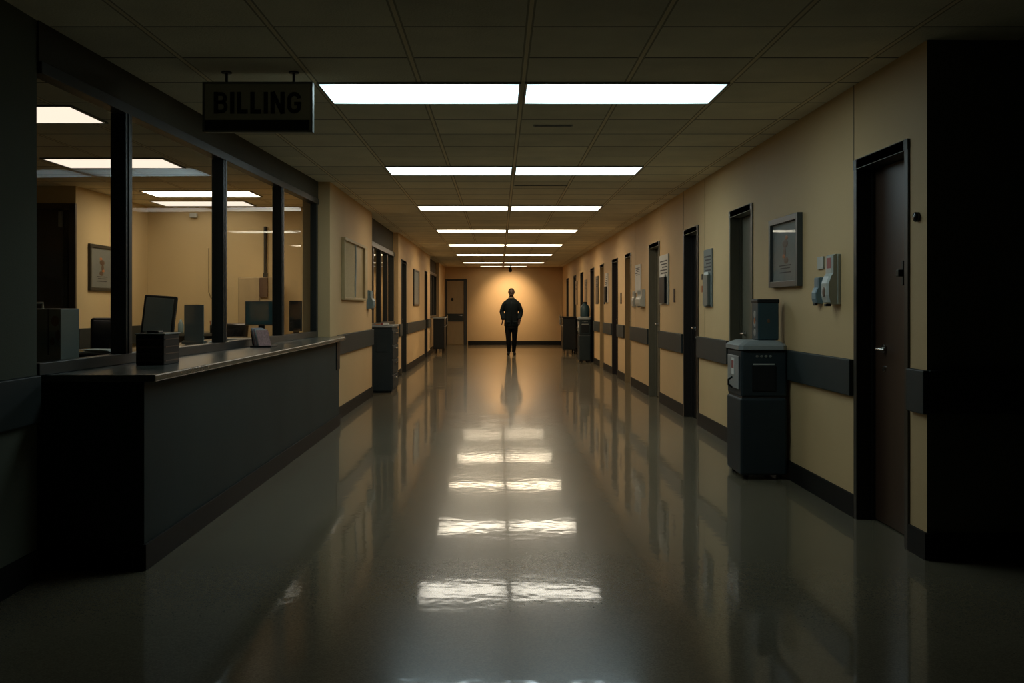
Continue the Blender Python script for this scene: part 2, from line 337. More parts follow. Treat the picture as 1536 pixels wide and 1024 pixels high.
MB().box(-5.62, -5.56, 11.16, 11.32, 0, 2.47, .003).box(-4.86, -4.79, 11.16, 11.2, 0, 2.47, .003).box(-5.56, -4.86, 11.16, 11.32, 2.41, 2.47, .003).build('door_frame', DBLACK, r)
lf = MB().box(-5.555, -4.865, 11.2, 11.245, .01, 2.405, .002).build('door_leaf', DBLACK, r)
MB().box(-4.98, -4.94, 11.15, 11.2, 2.20, 2.38, .006).build('door_closer', GREY, lf)
MB().cyl((-4.95, 11.2, 1.05), (-4.95, 11.14, 1.05), .02).limb([(-4.95, 11.145, 1.05), (-5.07, 11.14, 1.05)], .01).build('door_handle', CHROME, lf)

# second and third window banks
def bank(n, y0, y1, k, label, X=-1.95, sill=.97, top=2.30):
    w = root('window_%d' % n, (X, (y0+y1)/2, sill), label, 'window', kind='structure')
    MB().box(X-.08, X+.03, y0, y1, sill, sill+.07, .003).box(X-.08, X+.03, y0, y1, top-.08, top, .003).box(X-.08, X+.02, y0, y0+.08, sill+.07, top-.08, .003).box(X-.08, X+.02, y1-.08, y1, sill+.07, top-.08, .003).build('window_frame', FRAME, w)
    st = (y1-y0)/k
    for i in range(k):
        if i: MB().box(X-.07, X+.005, y0+i*st-.03, y0+i*st+.03, sill+.07, top-.08, .003).build('mullion', FRAME, w)
        MB().box(X-.043, X-.037, y0+i*st+(.031 if i else .081), y0+(i+1)*st-(.031 if i < k-1 else .081), sill+.071, top-.081).build('pane', GLASS, w)
bank(2, 14.41, 18.2, 4, 'second bank of dark framed office windows behind the grey drawer cabinet')
bank(3, 26.6, 30.6, 4, 'farthest bank of dark framed windows behind the white-topped cart')
struct(MB().box(-4.2, -4.05, 13.65, 20.5, 0, H).box(-4.2, -2.1, 20.5, 20.6, 0, H), 'wall_second_office', OW, 'beige walls of the room behind the second window bank', 'wall')
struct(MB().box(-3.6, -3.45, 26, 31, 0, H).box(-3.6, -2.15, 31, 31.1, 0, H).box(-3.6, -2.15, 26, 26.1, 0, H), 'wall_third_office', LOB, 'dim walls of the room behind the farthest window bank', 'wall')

# ------------------------------------------------------------------ lights
COOL = (.72, .95, 1.0); MID = (.96, .97, .90); WARM = (1.0, .83, .58)
LY = [6.03, 9.61, 13.38, 17.5, 21.6, 25.7, 30.3, 33.05]
LS = [5.0, 8.0, 7.0, 11, 13, 12, 6, 2.5]
LC = [COOL, (.72, .94, 1.0), (1.0, .93, .78), (1, .88, .68), WARM, WARM, WARM, WARM]
ORD = ['nearest', 'second', 'third', 'fourth', 'fifth', 'sixth', 'seventh', 'eighth and farthest']
for i, yy in enumerate(LY):
    dep = .58 if i < 7 else .5
    em = emit('lamp_diffuser_%d' % i, LC[i], LS[i])
    xs = ((-1.10, .125), (.175, 1.40)) if i < 7 else ((-.62, .125), (.175, .95))
    for j, (a, b) in enumerate(xs):
        side = 'counter' if j == 0 else 'door'
        r = root('ceiling_light', ((a+b)/2, yy+dep/2, H), '%s row recessed ceiling light, the panel on the %s side' % (ORD[i], side), 'ceiling light', 'paired light panels along the corridor ceiling')
        MB().box(a-.012, b+.012, yy-.012, yy, H-.012, H).box(a-.012, b+.012, yy+dep, yy+dep+.012, H-.012, H).box(a-.012, a, yy, yy+dep, H-.012, H).box(b, b+.012, yy, yy+dep, H-.012, H).build('light_frame', GREY, r)
        MB().box(a, b, yy, yy+dep, H-.008, H-.001).build('diffuser', em, r)
OFF = emit('office_diffuser', (1.0, .84, .68), 1.15, False)
OFB = emit('office_diffuser_far', (1.0, .80, .56), 9, False)
for i, (a, b, y0) in enumerate(((-4.1, -2.92, 6.71), (-4.2, -3.1, 9.09), (-4.22, -2.95, 11.65), (-4.5, -3.3, 12.75))):
    r = root('ceiling_light', ((a+b)/2, y0+.3, H), ('pinkish office ceiling light seen at the top of the first window', 'pinkish office ceiling light crossing behind the first mullion', 'pinkish office ceiling light crossing behind the second mullion', 'farthest office ceiling light against the back wall')[i], 'ceiling light', 'light panels in the billing office')
    MB().box(a-.02, b+.02, y0-.02, y0, H-.012, H).box(a-.02, b+.02, y0+.6, y0+.62, H-.012, H).box(a-.02, a, y0, y0+.6, H-.012, H).box(b, b+.02, y0, y0+.6, H-.012, H).build('light_frame', GREY, r)
    MB().box(a, b, y0, y0+.6, H-.008, H-.001).build('diffuser', OFB if i == 2 else OFF, r)
r = root('ceiling_light', (-3.1, 16.3, H), 'unseen ceiling light panel added behind the second window bank', 'ceiling light')  # out-of-view panel, added to brighten the room behind these windows
MB().box(-3.5, -2.7, 16, 16.6, H-.01, H-.001).build('diffuser', emit('second_office_fill', (1, .8, .55), 9, False), r)
# spotlight washing the end wall
SX, SPY = .385, 32.55
r = root('ceiling_spotlight', (SX, SPY, H), 'small dark spotlight hanging from the ceiling before the end wall, above the man', 'spotlight')
MB().cyl((SX, SPY, H-.02), (SX, SPY, H), .05).build('ceiling_rose', BLACK, r)
MB().cyl((SX, SPY, 2.55), (SX, SPY, H-.02), .012).build('stem', BLACK, r)
Ms = Matrix.Translation((SX, SPY, 2.52)) @ Matrix.Rotation(math.radians(52), 4, 'X')
q = MB().lathe((0, 0), [(.03, .07), (.05, .05), (.058, -.06), (.05, -.06), (.042, .03), (.01, .035)]); q.bm.transform(Ms); q.build('lamp_shade', BLACK, r, True)
q = MB().ell((0, 0, -.02), .028, .028, .028); q.bm.transform(Ms); q.build('bulb', emit('bulb_glow', (1, .8, .5), 6, False), r, True)
ld = bpy.data.lights.new('lamp_beam', 'SPOT'); ld.energy = 190; ld.color = (1, .74, .48); ld.spot_size = math.radians(86); ld.spot_blend = 1; ld.shadow_soft_size = .03
lo = bpy.data.objects.new('lamp_beam', ld); COL.objects.link(lo); lo.parent = r
lo.location = Ms @ Vector((0, 0, -.07)) - Vector((SX, SPY, H)); lo.rotation_euler = (math.radians(52), 0, 0)

# ceiling slots and small fittings
for i, (a, b, yy, lab) in enumerate(((.26, .56, 7.43, 'short dark air slot in the ceiling just behind the nearest lights'), (.17, .78, 11.1, 'long dark air slot in the ceiling behind the second row of lights'))):
    r = root('air_slot', ((a+b)/2, yy, H), lab, 'vent', 'air slots in the corridor ceiling')
    MB().box(a, b, yy, yy+.05, H-.006, H, .002).build('slot_frame', GREY, r); MB().box(a+.01, b-.01, yy+.01, yy+.04, H-.0085, H-.005).build('slot_opening', BLACK, r)

# BILLING sign
SY = 5.74
r = root('hanging_sign', (-1.40, SY, 2.32), 'grey BILLING sign hanging from the ceiling over the counter', 'sign')
a, b = px(305, 0, SY).x, px(468, 0, SY).x; zt, zb = px(0, 124, SY).z, px(0, 197, SY).z
MB().box(a, b, SY, SY+.04, zb, zt, .004).build('sign_panel', SIGNG, r)
MB().box(a-.004, a+.008, SY-.006, SY+.046, zb-.004, zt+.004).box(b-.008, b+.004, SY-.006, SY+.046, zb-.004, zt+.004).box(a, b, SY-.006, SY+.046, zt-.006, zt+.004).box(a, b, SY-.006, SY+.046, zb-.004, zb+.006).build('sign_frame', GREY, r)
MB().box(a+.008, b-.014, SY-.005, SY, px(0, 196, SY).z, px(0, 180, SY).z).build('dark_band', INK, r)
for xx in (a+.13, b-.11): MB().cyl((xx, SY+.02, zt), (xx, SY+.02, H-.008), .008).cyl((xx, SY+.02, H-.008), (xx, SY+.02, H), .03).build('hanging_rod', FRAME, r)
A, B = px(321, 170.5, SY), px(452, 138, SY)
q = MB(); LH = B.z - A.z; LW = B.x - A.x; SK = .047*LW      # stroke thickness of the heavy condensed capitals
def ribbon(path, w=None, closed=False):
    """a stroke of constant width along a centre line, raised from the sign panel"""
    w = w or SK; b = bmesh.new(); n = len(path); prs = []
    for k, p in enumerate(path):
        p = Vector(p); a0 = Vector(path[k-1]) if k else p; a1 = Vector(path[k+1]) if k < n-1 else p
        d0 = (p-a0).normalized() if k else (a1-p).normalized(); d1 = (a1-p).normalized() if k < n-1 else d0
        t = (d0+d1).normalized(); nn = Vector((-t.y, t.x)); l = w/2/max(.5, abs(t.dot(d0))); prs.append((p+nn*l, p-nn*l))
    f = [[b.verts.new((e.x, SY-.004, e.y)) for e in pr] for pr in prs]; g = [[b.verts.new((e.x, SY, e.y)) for e in pr] for pr in prs]
    for k in range(n-1):
        b.faces.new((f[k][0], f[k+1][0], f[k+1][1], f[k][1])); b.faces.new((f[k][0], g[k][0], g[k+1][0], f[k+1][0])); b.faces.new((f[k][1], f[k+1][1], g[k+1][1], g[k][1]))
    for k in (0, n-1): b.faces.new((f[k][0], f[k][1], g[k][1], g[k][0]))
    bmesh.ops.recalc_face_normals(b, faces=b.faces); q._add(b)
def arc(cx, cz, rx, rz, a0, a1, n=10): return [(cx+rx*math.cos(math.radians(a0+(a1-a0)*k/n)), cz+rz*math.sin(math.radians(a0+(a1-a0)*k/n))) for k in range(n+1)]
def letter(ch, x, w):
    z0, z1 = A.z, B.z; h = SK/2; zm = z0+LH*.53; xl, xr = x+h, x+w-h
    if ch in 'BILN': ribbon([(xl, z0), (xl, z1)])
    if ch == 'L': ribbon([(xl, z0+h), (x+w, z0+h)])
    if ch == 'N': ribbon([(xr, z0), (xr, z1)]); ribbon([(xl, z1), (xr, z0)], SK*.95)
    if ch == 'B':
        r1 = (z1-h-zm)/2; r2 = (zm-z0-h)/2
        ribbon([(xl, z1-h), (xr-r1*.9, z1-h)] + arc(xr-r1*.9-.002, zm+r1, r1*.9, r1, 90, -90)[1:] + [(xl, zm)], SK*.85)
        ribbon([(xl, zm), (xr-r2*.9, zm)] + arc(xr-r2*.9+.002, z0+h+r2, r2*.9, r2, 90, -90)[1:] + [(xl, z0+h)], SK*.85)
    if ch == 'G':
        cx, cz, rx, rz = (xl+xr)/2, (z0+z1)/2, (xr-xl)/2, LH/2-h; st = rz-rx
        ribbon(arc(cx, cz+st, rx, rx, 5, 180) + arc(cx, cz-st, rx, rx, 180, 360) + [(xr, cz-.002)], SK*.95); ribbon([(cx, cz-h*.4), (xr+h*.95, cz-h*.4)], SK*.8)
xx = A.x; ws = {'B': .155, 'I': .047, 'L': .122, 'N': .160, 'G': .160}; tot = sum(ws[c] for c in 'BILLING'); gap = (1-tot)/6
for c in 'BILLING': letter(c, xx, ws[c]*LW); xx += (ws[c]+gap)*LW
q.build('lettering', INK, r)

# ------------------------------------------------------------------ things on and behind the counter
CT = .97
r = root('display_box', (-1.93, 5.75, CT), 'dark slatted box on the counter beside the first mullion', 'box')
M0 = Matrix.Translation((0, 0, 0))
q = MB(); q.box(-2.06, -1.90, 5.60, 5.87, CT, CT+.17, .005); q.build('box_body', BLACK, r)
q = MB()
for z in (.02, .06, .10, .14): q.box(-1.90, -1.897, 5.62, 5.85, CT+z, CT+z+.006); q.box(-2.05, -1.91, 5.597, 5.60, CT+z, CT+z+.006)
q.build('slat_lines', BROWN, r)
MB().box(-2.065, -1.892, 5.595, 5.875, CT+.17, CT+.178, .003).build('box_lid', GREY, r)
q = MB().box(-2.02, -1.95, 5.66, 5.74, CT+.178, CT+.19, .004).build('stapler', BLACKG); tag(q, 'small black gadget lying on the dark slatted box', 'stapler')

r = root('computer_monitor', (-2.60, 7.55, CT), 'dark tilted monitor rising behind the slatted box', 'monitor')
Mt = Matrix.Translation((-2.58, 7.5, 1.23)) @ Matrix.Rotation(math.radians(-8), 4, 'X') @ Matrix.Rotation(math.radians(4), 4, 'Y')
MB().box(-.125, .125, -.02, .02, -.155, .155, .012, M=Mt).build('monitor_shell', BLACK, r)
MB().box(-.105, .105, -.024, -.0185, -.13, .135, .002, M=Mt).build('rear_panel', GREY, r)
MB().box(-2.61, -2.55, 7.50, 7.55, CT, 1.15, .005).build('monitor_neck', BLACK, r)
MB().box(-2.68, -2.48, 7.42, 7.62, CT, CT+.015, .005).build('monitor_foot', BLACK, r)

r = root('document_holder', (-2.74, 8.95, CT), 'pale grey upright document panel on the inner counter', 'document holder')
p0, p1 = px(276, 515, 8.9), px(305, 457, 8.9)
MB().prism([(p0.x, 8.9), (p1.x, 8.9), (p1.x, 8.925), (p0.x, 8.925)], CT, p1.z, .004, ).build('panel', MOUNT, r)
MB().box(p0.x-.01, p1.x+.01, 8.86, 8.98, CT, CT+.02, .004).build('base', GREY, r)

r = root('cash_box', (-2.41, 5.25, CT), 'grey metal box with a carry handle at the near end of the counter', 'box')
q = MB().box(-2.60, -2.285, 5.15, 5.38, CT, 1.29, .006); q.build('box_body', GREY, r)
MB().box(-2.352, -2.346, 5.145, 5.15, CT+.08, 1.285).build('door_gap', INK, r)
MB().limb([(-2.50, 5.26, 1.29), (-2.50, 5.26, 1.32), (-2.43, 5.26, 1.32), (-2.43, 5.26, 1.29)], .006).build('handle', CHROME, r)
q = MB()
for (dx, z, rx, rz) in ((-2.315, 1.225, .022, .028), (-2.30, 1.15, .014, .03), (-2.33, 1.12, .012, .02)): q.ell((dx, 5.149, z), rx, .003, rz, 10)
q.build('sticker', BROWN, r)

r = root('paper_tray', (-2.45, 6.08, CT), 'low dark tray of loose white papers behind the first window', 'paper tray')
MB().box(-2.60, -2.29, 5.98, 6.22, CT, CT+.045, .004).build('tray', BLACK, r)
for k in range(6):
    ang = random.uniform(-.4, .4)
    Mk = Matrix.Translation((-2.44+random.uniform(-.04, .05), 6.10, CT+.046+k*.004)) @ Matrix.Rotation(ang, 4, 'Z')
    q = MB().box(-.10, .10, -.07, .07, 0, .003, M=Mk).build('sheet', WHITE); tag(q, 'loose white sheet lying in the low dark tray', 'paper', 'papers in the low dark tray')

def office_chair(loc, rot, label, w=.40, top=1.22):
    r = root('office_chair', loc, label, 'office chair', 'office chairs behind the counter'); x, yv, _ = loc
    M = Matrix.Translation((x, yv, 0)) @ Matrix.Rotation(rot, 4, 'Z')
    MB().box(-w/2, w/2, -.22, .22, .45, .53, .035, 3, M=M).build('seat', BLACK, r, True)
    Mb = M @ Matrix.Translation((0, .24, .92)) @ Matrix.Rotation(math.radians(-8), 4, 'X')
    MB().box(-w/2, w/2, -.035, .035, -.33, top-.92, .03, 3, M=Mb).build('backrest', BLACKG, r, True)
    for s in (-1, 1):
        q = MB().limb([M @ Vector((s*w*.5, .2, .58)), M @ Vector((s*w*.62, .18, .76)), M @ Vector((s*w*.62, -.1, .76)), M @ Vector((s*w*.55, -.16, .66)), M @ Vector((s*w*.48, -.14, .5))], .016); q.build('armrest', BLACKG, r, True)
    MB().cyl(M @ Vector((0, 0, .10)), M @ Vector((0, 0, .45)), .03).build('gas_column', CHROME, r)
    q = MB()
    for k in range(5):
        t = k*2*math.pi/5; q.limb([M @ Vector((0, 0, .11)), M @ Vector((.28*math.cos(t), .28*math.sin(t), .07))], [.03, .018])
    b = q.build('star_base', BLACK, r)
    for k in range(5):
        t = k*2*math.pi/5; c = M @ Vector((.28*math.cos(t), .28*math.sin(t), .03)); MB().ell(c, .03, .03, .03, 10).build('caster', BLACK, r)
office_chair((-3.50, 8.9, 0), math.radians(20), 'black office chair seen through the first window beside the mullion', .36, 1.20)
office_chair((-2.36+ -.9, 11.6, 0), math.radians(-20), 'black office chair by the far desk', .38, 1.10)

def monitor(xa, xb, ya, yb, Y, label, scr, rz=0):
    a, b = px(xa, ya, Y), px(xb, yb, Y); c = (a+b)/2; r = root('computer_monitor', (c.x, Y, CT), label, 'monitor', 'monitors on the counter')
    hw, hh = (b.x-a.x)/2, (a.z-b.z)/2; M = Matrix.Translation((c.x, Y, c.z)) @ Matrix.Rotation(rz, 4, 'Z')
    MB().box(-hw, hw, -.02, .02, -hh, hh, .008, M=M).build('monitor_shell', BLACK if scr is None else MOUNT, r)
    if scr: MB().box(-hw+.012, hw-.012, -.0225, -.0195, -hh+.014, hh-.014, M=M).build('rear_panel', scr, r)
    MB().box(c.x-.03, c.x+.03, Y+.012, Y+.045, CT, c.z, .005).build('monitor_neck', BLACK, r)
    MB().box(c.x-.1, c.x+.1, Y-.07, Y+.11, CT, CT+.014, .004).build('monitor_foot', PALE, r)
monitor(368, 415, 451, 488, 9.85, 'teal backed monitor standing behind the brochures', SCREEN)
monitor(434, 453, 451, 497, 10.45, 'black monitor behind the last office pane', None)
q = MB().box(-2.72, -2.32, 9.50, 9.68, CT, CT+.02, .004).build('keyboard', PALE); tag(q, 'pale keyboard in front of the teal monitor', 'keyboard')

# brochures on the counter
bxr = px(392, 520, 8.1)
r = root('brochure_holder', (bxr.x, 8.15, CT), 'small dark holder of fanned brochures on the counter', 'brochure holder')
MB().box(-2.03, -1.86, 8.05, 8.28, CT, CT+.012, .003).build('base', BLACK, r)
MB().box(-.055, .055, .0, .004, 0, .13, .001, M=Matrix.Translation((-2.0, 8.235, CT+.012)) @ Matrix.Rotation(math.radians(35), 4, 'Z') @ Matrix.Rotation(math.radians(-25), 4, 'X')).build('sloping_back', BLACK, r)
PINK = mat('leaflet_pink', (.50, .30, .28), .6, var=.6, scale=30, stretch=(3, 3, .2)); LBL = mat('leaflet_blue', (.25, .36, .44), .6, var=.6, scale=30, stretch=(3, 3, .2))
for k in range(7):
    t = .012 + .014*(6-k); Mk = Matrix.Translation((-2.0+t*.8, 8.235-t*1.15, CT+.0125)) @ Matrix.Rotation(math.radians(35+2*(k-3)), 4, 'Z') @ Matrix.Rotation(math.radians(-25-2*(6-k)), 4, 'X')
    q = MB().box(-.05, .05, 0, .003, 0, .155, M=Mk)
    q = q.build('brochure', (PINK, WHITE, LBL)[k % 3]); tag(q, '%s brochure in the fan on the counter, %s from the window' % (('pinkish', 'white', 'bluish')[k % 3], ('seventh', 'sixth', 'fifth', 'fourth', 'third', 'second', 'first')[k]), 'brochure', 'fanned brochures on the counter')
for k in range(4):
    q = MB().box(-.11, .11, -.09, .09, 0, .008, M=Matrix.Translation((-2.36+.01*k, 8.35, CT+k*.0085+.001)) @ Matrix.Rotation(.1*k-.2, 4, 'Z')).build('paper_pad', WHITE)
    tag(q, 'white pad in the pile behind the brochure holder, %s from the bottom' % ('first', 'second', 'third', 'fourth')[k], 'paper pad', 'white pads behind the glass')

# far desk, cabinet and wall things in the office
r = root('credenza', (-3.6, 12.95, 0), 'low desk along the office back wall', 'desk')
MB().box(-4.55, -3.56, 12.65, 13.40, .92, .96, .005).build('desktop', TOP, r)
for x0 in (-4.5, -3.65): MB().box(x0, x0+.04, 12.7, 13.35, 0, .92, .003).build('side_panel', GREY, r)
MB().box(-4.46, -3.65, 13.3, 13.33, .2, .92).build('back_panel', GREY, r)
for k in range(3):
    x0 = -4.42+k*.2
    q = MB(); q.lathe((-4.40+k*.13, 12.85), [(.035, .96), (.037, .97), (.037, 1.07), (.02, 1.10), (.014, 1.13)]); tag(q.build('bottle', (BLACK, BROWN, BLUEG)[k], None, True), '%s bottle on the office back desk' % ('black', 'brown', 'blue-grey')[k], 'bottle', 'bottles on the back desk')
r = root('pen_pot', (-3.70, 12.8, .96), 'pot of pens on the office back desk', 'pen pot')
MB().lathe((-3.70, 12.8), [(.045, .96), (.045, 1.06), (.04, 1.06), (.04, .97)]).build('pot', BLACK, r, True)
for k in range(5):
    t = k*1.3; q = MB().cyl((-3.70+.02*math.cos(t), 12.8+.02*math.sin(t), .975), (-3.70+.05*math.cos(t), 12.8+.05*math.sin(t), 1.12), .006, n=8).build('pen', (RED, INK, BLUEG, ORANGE, INK)[k]); tag(q, '%s pen in the pot on the back desk' % ('red', 'thin black', 'blue-grey', 'orange', 'short black')[k], 'pen', 'pens in the pot')
a, b = px(357, 416, 13.2), px(411, 416, 13.2)
r = root('storage_cabinet', ((a.x+b.x)/2, 13.3, 0), 'tan storage cabinet against the office back wall', 'cabinet')
CAB = mat('tan_cabinet', (.40, .31, .17), .6, var=.1)
MB().box(a.x, b.x, 13.2, 13.49, 0, a.z, .005).build('body', CAB, r)
xm = px(390, 0, 13.2).x
MB().box(a.x+.01, xm-.006, 13.185, 13.2, .1, a.z-.02, .003).build('cabinet_door', CAB, r)
MB().box(xm+.006, b.x-.01, 13.185, 13.2, .1, a.z-.3, .003).build('cabinet_door', CAB, r)
MB().box(xm, px(402, 0, 13.2).x, 13.17, 13.2, px(0, 446, 13.2).z, a.z-.005, .003).build('dark_panel', BROWN, r)
c = px(398, 340, 13.47)
q = MB().cyl((c.x, 13.47, 1.72), (c.x, 13.47, c.z), .022); q.box(c.x-.03, c.x+.03, 13.45, 13.5, 1.70, 1.76, .004); tag(q.build('conduit_pipe', FRAME), 'dark vertical pipe on the office back wall above the cabinet', 'pipe')
c = px(313, 0, 13.49)
q = MB().limb([(c.x, 13.494, 2.1), (c.x, 13.494, 1.5), (c.x+.03, 13.494, 1.42), (c.x+.1, 13.494, 1.40)], .006); tag(q.build('wall_cable', mat('cable', (.25, .2, .1), .6)), 'thin pale cable hanging down the office back wall', 'cable')
q = MB().box(px(286, 0, 13.5).x, px(297, 0, 13.5).x, 13.44, 13.5, px(0, 327, 13.5).z, px(0, 320, 13.5).z, .008); tag(q.build('smoke_sensor', PALE), 'small pale sensor box high on the office back wall', 'sensor')

def picture(name, X, s, y0, y1, z0, z1, label, cat, frame=FRAME, mount=MOUNT, fw=.04, d=.03, art=True, glazed=True, group=None):
    r = root(name, (X, (y0+y1)/2, z0), label, cat, group)
    def bx(m, d0, d1, a, b, c, e, bev=0):
        x0, x1 = sorted((X-s*d0, X-s*d1)); return m.box(x0, x1, a, b, c, e, bev)
    f = MB(); bx(f, 0, d, y0, y0+fw, z0, z1, .003); bx(f, 0, d, y1-fw, y1, z0, z1, .003); bx(f, 0, d, y0+fw, y1-fw, z0, z0+fw, .003); bx(f, 0, d, y0+fw, y1-fw, z1-fw, z1, .003); f.build('frame', frame, r)
    bx_ = MB(); bx(bx_, 0, d*.4, y0+fw, y1-fw, z0+fw, z1-fw); bx_.build('picture_sheet', mount, r)
    w, h = y1-y0, z1-z0; cy = (y0+y1)/2
    if art:
        q = MB(); xx = X-s*d*.42
        for (dy, z, ry, rz) in ((0, .62, .10, .06), (.02, .50, .05, .08), (-.03, .38, .08, .05)): q.ell((xx, cy+dy*w, z0+z*h), .002, ry*w, rz*h, 12)
        q.build('figure_print', BROWN, r)
        for (dy, z) in ((-.05, .70), (.04, .44)): MB().ell((xx-s*.001, cy+dy*w, z0+z*h), .002, .05*w, .03*h, 10).build('orange_print', ORANGE, r)
        q = MB()
        for (z, l) in ((.30, .5), (.26, .4), (.2, .46)): bx(q, d*.4, d*.45, cy-l*w/2*.8, cy+l*w/2*.8, z0+z*h, z0+(z+.015)*h)
        q.build('printed_lines', INK, r)
    if glazed:
        g = MB(); bx(g, d*.62, d*.72, y0+fw, y1-fw, z0+fw, z1-fw); g.build('glazing', PGLASS, r)
    return r
picture('framed_picture', -4.8, -1, 11.53, 12.3, 1.49, 2.04, 'dark framed picture on the office side wall beside the dark door', 'picture')
picture('framed_picture', XR, 1, yr(1204), yr(1160), 1.45, 1.985, 'glazed picture in a thick dark frame above the near waste bin', 'picture', frame=mat('picture_frame_grey', (.055, .062, .058), .4), fw=.045, d=.04)

# ------------------------------------------------------------------ on the left wall
r = root('notice_board', (XL, 12.6, 1.38), 'wide shallow tan notice board on the wall beyond the counter', 'notice board')
y0, y1, z0, z1 = yl(512), yl(546), 1.38, 2.12
LEDGE = mat('tan_wood_trim', (.42, .31, .15), .5, var=.2, scale=6)
MB().box(XL, XL+.045, y0, y1, z0, z0+.03, .004).box(XL, XL+.05, y0, y1, z1-.035, z1, .004).box(XL, XL+.04, y0, y0+.03, z0+.03, z1-.035, .003).box(XL, XL+.05, y1-.22, y1, z0+.03, z1-.035, .004).build('frame', LEDGE, r)
MB().box(XL, XL+.02, y0+.03, y0+.95, z0+.03, z1-.035).build('textured_panel', CORK, r)
MB().box(XL, XL+.012, y0+.95, y1-.22, z0+.03, z1-.035).build('plain_panel', LEDGE, r)
MB().limb([(XL+.03, y0+.95, z1-.04), (XL+.028, y0+.98, 1.85), (XL+.03, y0+.93, 1.6), (XL+.025, y0+.95, z0+.04)], .012).build('panel_edge', PALE, r)

def dispenser(X, s, y0, y1, z0, z1, d, label, m=PALE, group=None, deco=False):
    """soap / sanitiser box: back plate, bulging cover, nozzle tray"""
    r = root('hand_sanitizer_dispenser', (X, (y0+y1)/2, z0), label, 'dispenser', group); cy = (y0+y1)/2; h = z1-z0
    def bx(mm, d0, d1, a, b, c, e, bev=0):
        x0, x1 = sorted((X-s*d0, X-s*d1)); return mm.box(x0, x1, a, b, c, e, bev, 3)
    q = MB(); bx(q, 0, d*.25, y0, y1, z0, z1, .004); q.build('back_plate', m, r)
    prof = [(0, .25), (.04, .85), (.18, 1.0), (.42, 1.0), (.56, .80), (.62, .62), (.97, .62), (1.0, .4)]
    rs = []
    for t, k in prof: 
        z = z0 + t*h; i = .006
        rs.append([Vector((X-s*d*.2, y0+i, z)), Vector((X-s*d*k*.9, y0+i, z)), Vector((X-s*d*k, y0+.2*(y1-y0), z)), Vector((X-s*d*k, y1-.2*(y1-y0), z)), Vector((X-s*d*k*.9, y1-i, z)), Vector((X-s*d*.2, y1-i, z))])
    q = MB(); q.rings(rs); q.build('cover', m, r)
    q = MB(); bx(q, d*.5, d*.9, cy-.02, cy+.02, z0-.012, z0+.004, .003); q.build('nozzle', BLACK, r)
    if deco:
        q = MB(); bx(q, d*.62, d*.63, cy-.04, cy+.04, z0+.72*h, z0+.93*h); q.build('red_label', RED, r)
        q = MB(); q.ell((X-s*d*1.0, cy, z0+.25*h), .004, .03, .035, 12); q.build('push_button', BROWN, r)
    else:
        q = MB(); bx(q, d*.62, d*.63, cy-.3*(y1-y0), cy+.3*(y1-y0), z0+.72*h, z0+.9*h); q.build('label_plate', BLUEG, r)
    return r
dispenser(XL, -1, 13.80, 14.05, 1.27, 1.53, .10, 'pale blue dispenser at the end of the wall past the notice board', BLUEG)
picture('framed_picture', XL, -1, 21.3, 22.7, 1.32, 2.12, 'small blue-grey picture on the wall beyond the dark door', 'picture', frame=FRAME, mount=BLUEG, art=False)

# near pair of dispensers on the right wall
dispenser(XR, 1, 6.34, 6.50, 1.315, 1.64, .085, 'larger white dispenser with a red label beside the dark wooden door', PALE, 'dispensers beside the dark wooden door', True)
dispenser(XR, 1, 6.69, 6.80, 1.32, 1.50, .05, 'small blue-grey dispenser left of the larger white one', BLUEG, 'dispensers beside the dark wooden door')
q = MB().box(XR-.012, XR, 6.66, 6.78, 1.555, 1.64, .003); tag(q.build('notice_card', PALE), 'white card above the small blue-grey dispenser', 'card')
q = MB().lathe((0, 0), [(.001, 0), (.026, 0), (.026, .018), (.018, .026), (.001, .026)]); 
for v in q.bm.verts: v.co = Vector((XR - v.co.z, 5.17 + v.co.x, 1.77 + v.co.y))
r_ = q.build('door_buzzer', BLACKG, None, True); tag(r_, 'small round black buzzer beside the dark wooden door', 'buzzer')
# notices between the doors
def notice(x0, x1, z0, z1, label, m=MOUNT, pocket=True, group='notices between the doors', dark=False):
    y0, y1 = sorted((yr(x0), yr(x1))); r = root('wall_notice', (XR, (y0+y1)/2, z0), label, 'notice', group); h = z1-z0
    MB().box(XR-.018, XR, y0, y1, z0, z1, .003).build('panel', m, r)
    q = MB()
    for k in range(5): q.box(XR-.0195, XR-.018, y0+.1*(y1-y0), y0+(.9-.12*(k % 3))*(y1-y0), z0+h*(.86-.06*k), z0+h*(.885-.06*k))
    q.build('printed_lines', INK, r)
    if pocket:
        MB().box(XR-.05, XR-.018, y0+.15*(y1-y0), y0+.75*(y1-y0), z0+.02*h, z0+.55*h, .004).build('leaflet_pocket', GREY if not dark else BLACK, r)
        MB().box(XR-.04, XR-.03, y0+.2*(y1-y0), y0+.7*(y1-y0), z0+.40*h, z0+.60*h).build('leaflet', WHITE, r)
notice(1058, 1070, 1.30, 1.90, 'plain grey notice panel with a leaflet pocket beyond the olive door')
notice(991, 1004, 1.33, 1.985, 'pale notice with a dark pocket beside the narrow olive door', PALE, dark=True)
notice(954, 962, 1.52, 1.96, 'white poster with printed rows above a pale dispenser', WHITE, False)
notice(908.5, 912.5, 1.38, 1.98, 'white poster beyond the second black-brown door', WHITE, dark=True)
notice(894.5, 898, 1.36, 1.98, 'dark notice board beside the black-brown door near the far bin', FRAME, False)
notice(877.5, 881, 1.36, 1.98, 'dark notice board just beyond the far waste bin', FRAME, False)
notice(864, 866.5, 1.36, 2.02, 'dark notice board above the black linen cart', FRAME, False)
dispenser(XR, 1, yr(968)-.0, yr(960.5), 1.30, 1.56, .09, 'pale dispenser under the white poster with printed rows', PALE)
dispenser(XR, 1, yr(954), yr(951), 1.30, 1.55, .05, 'slim pale dispenser beside the tan door', PALE)
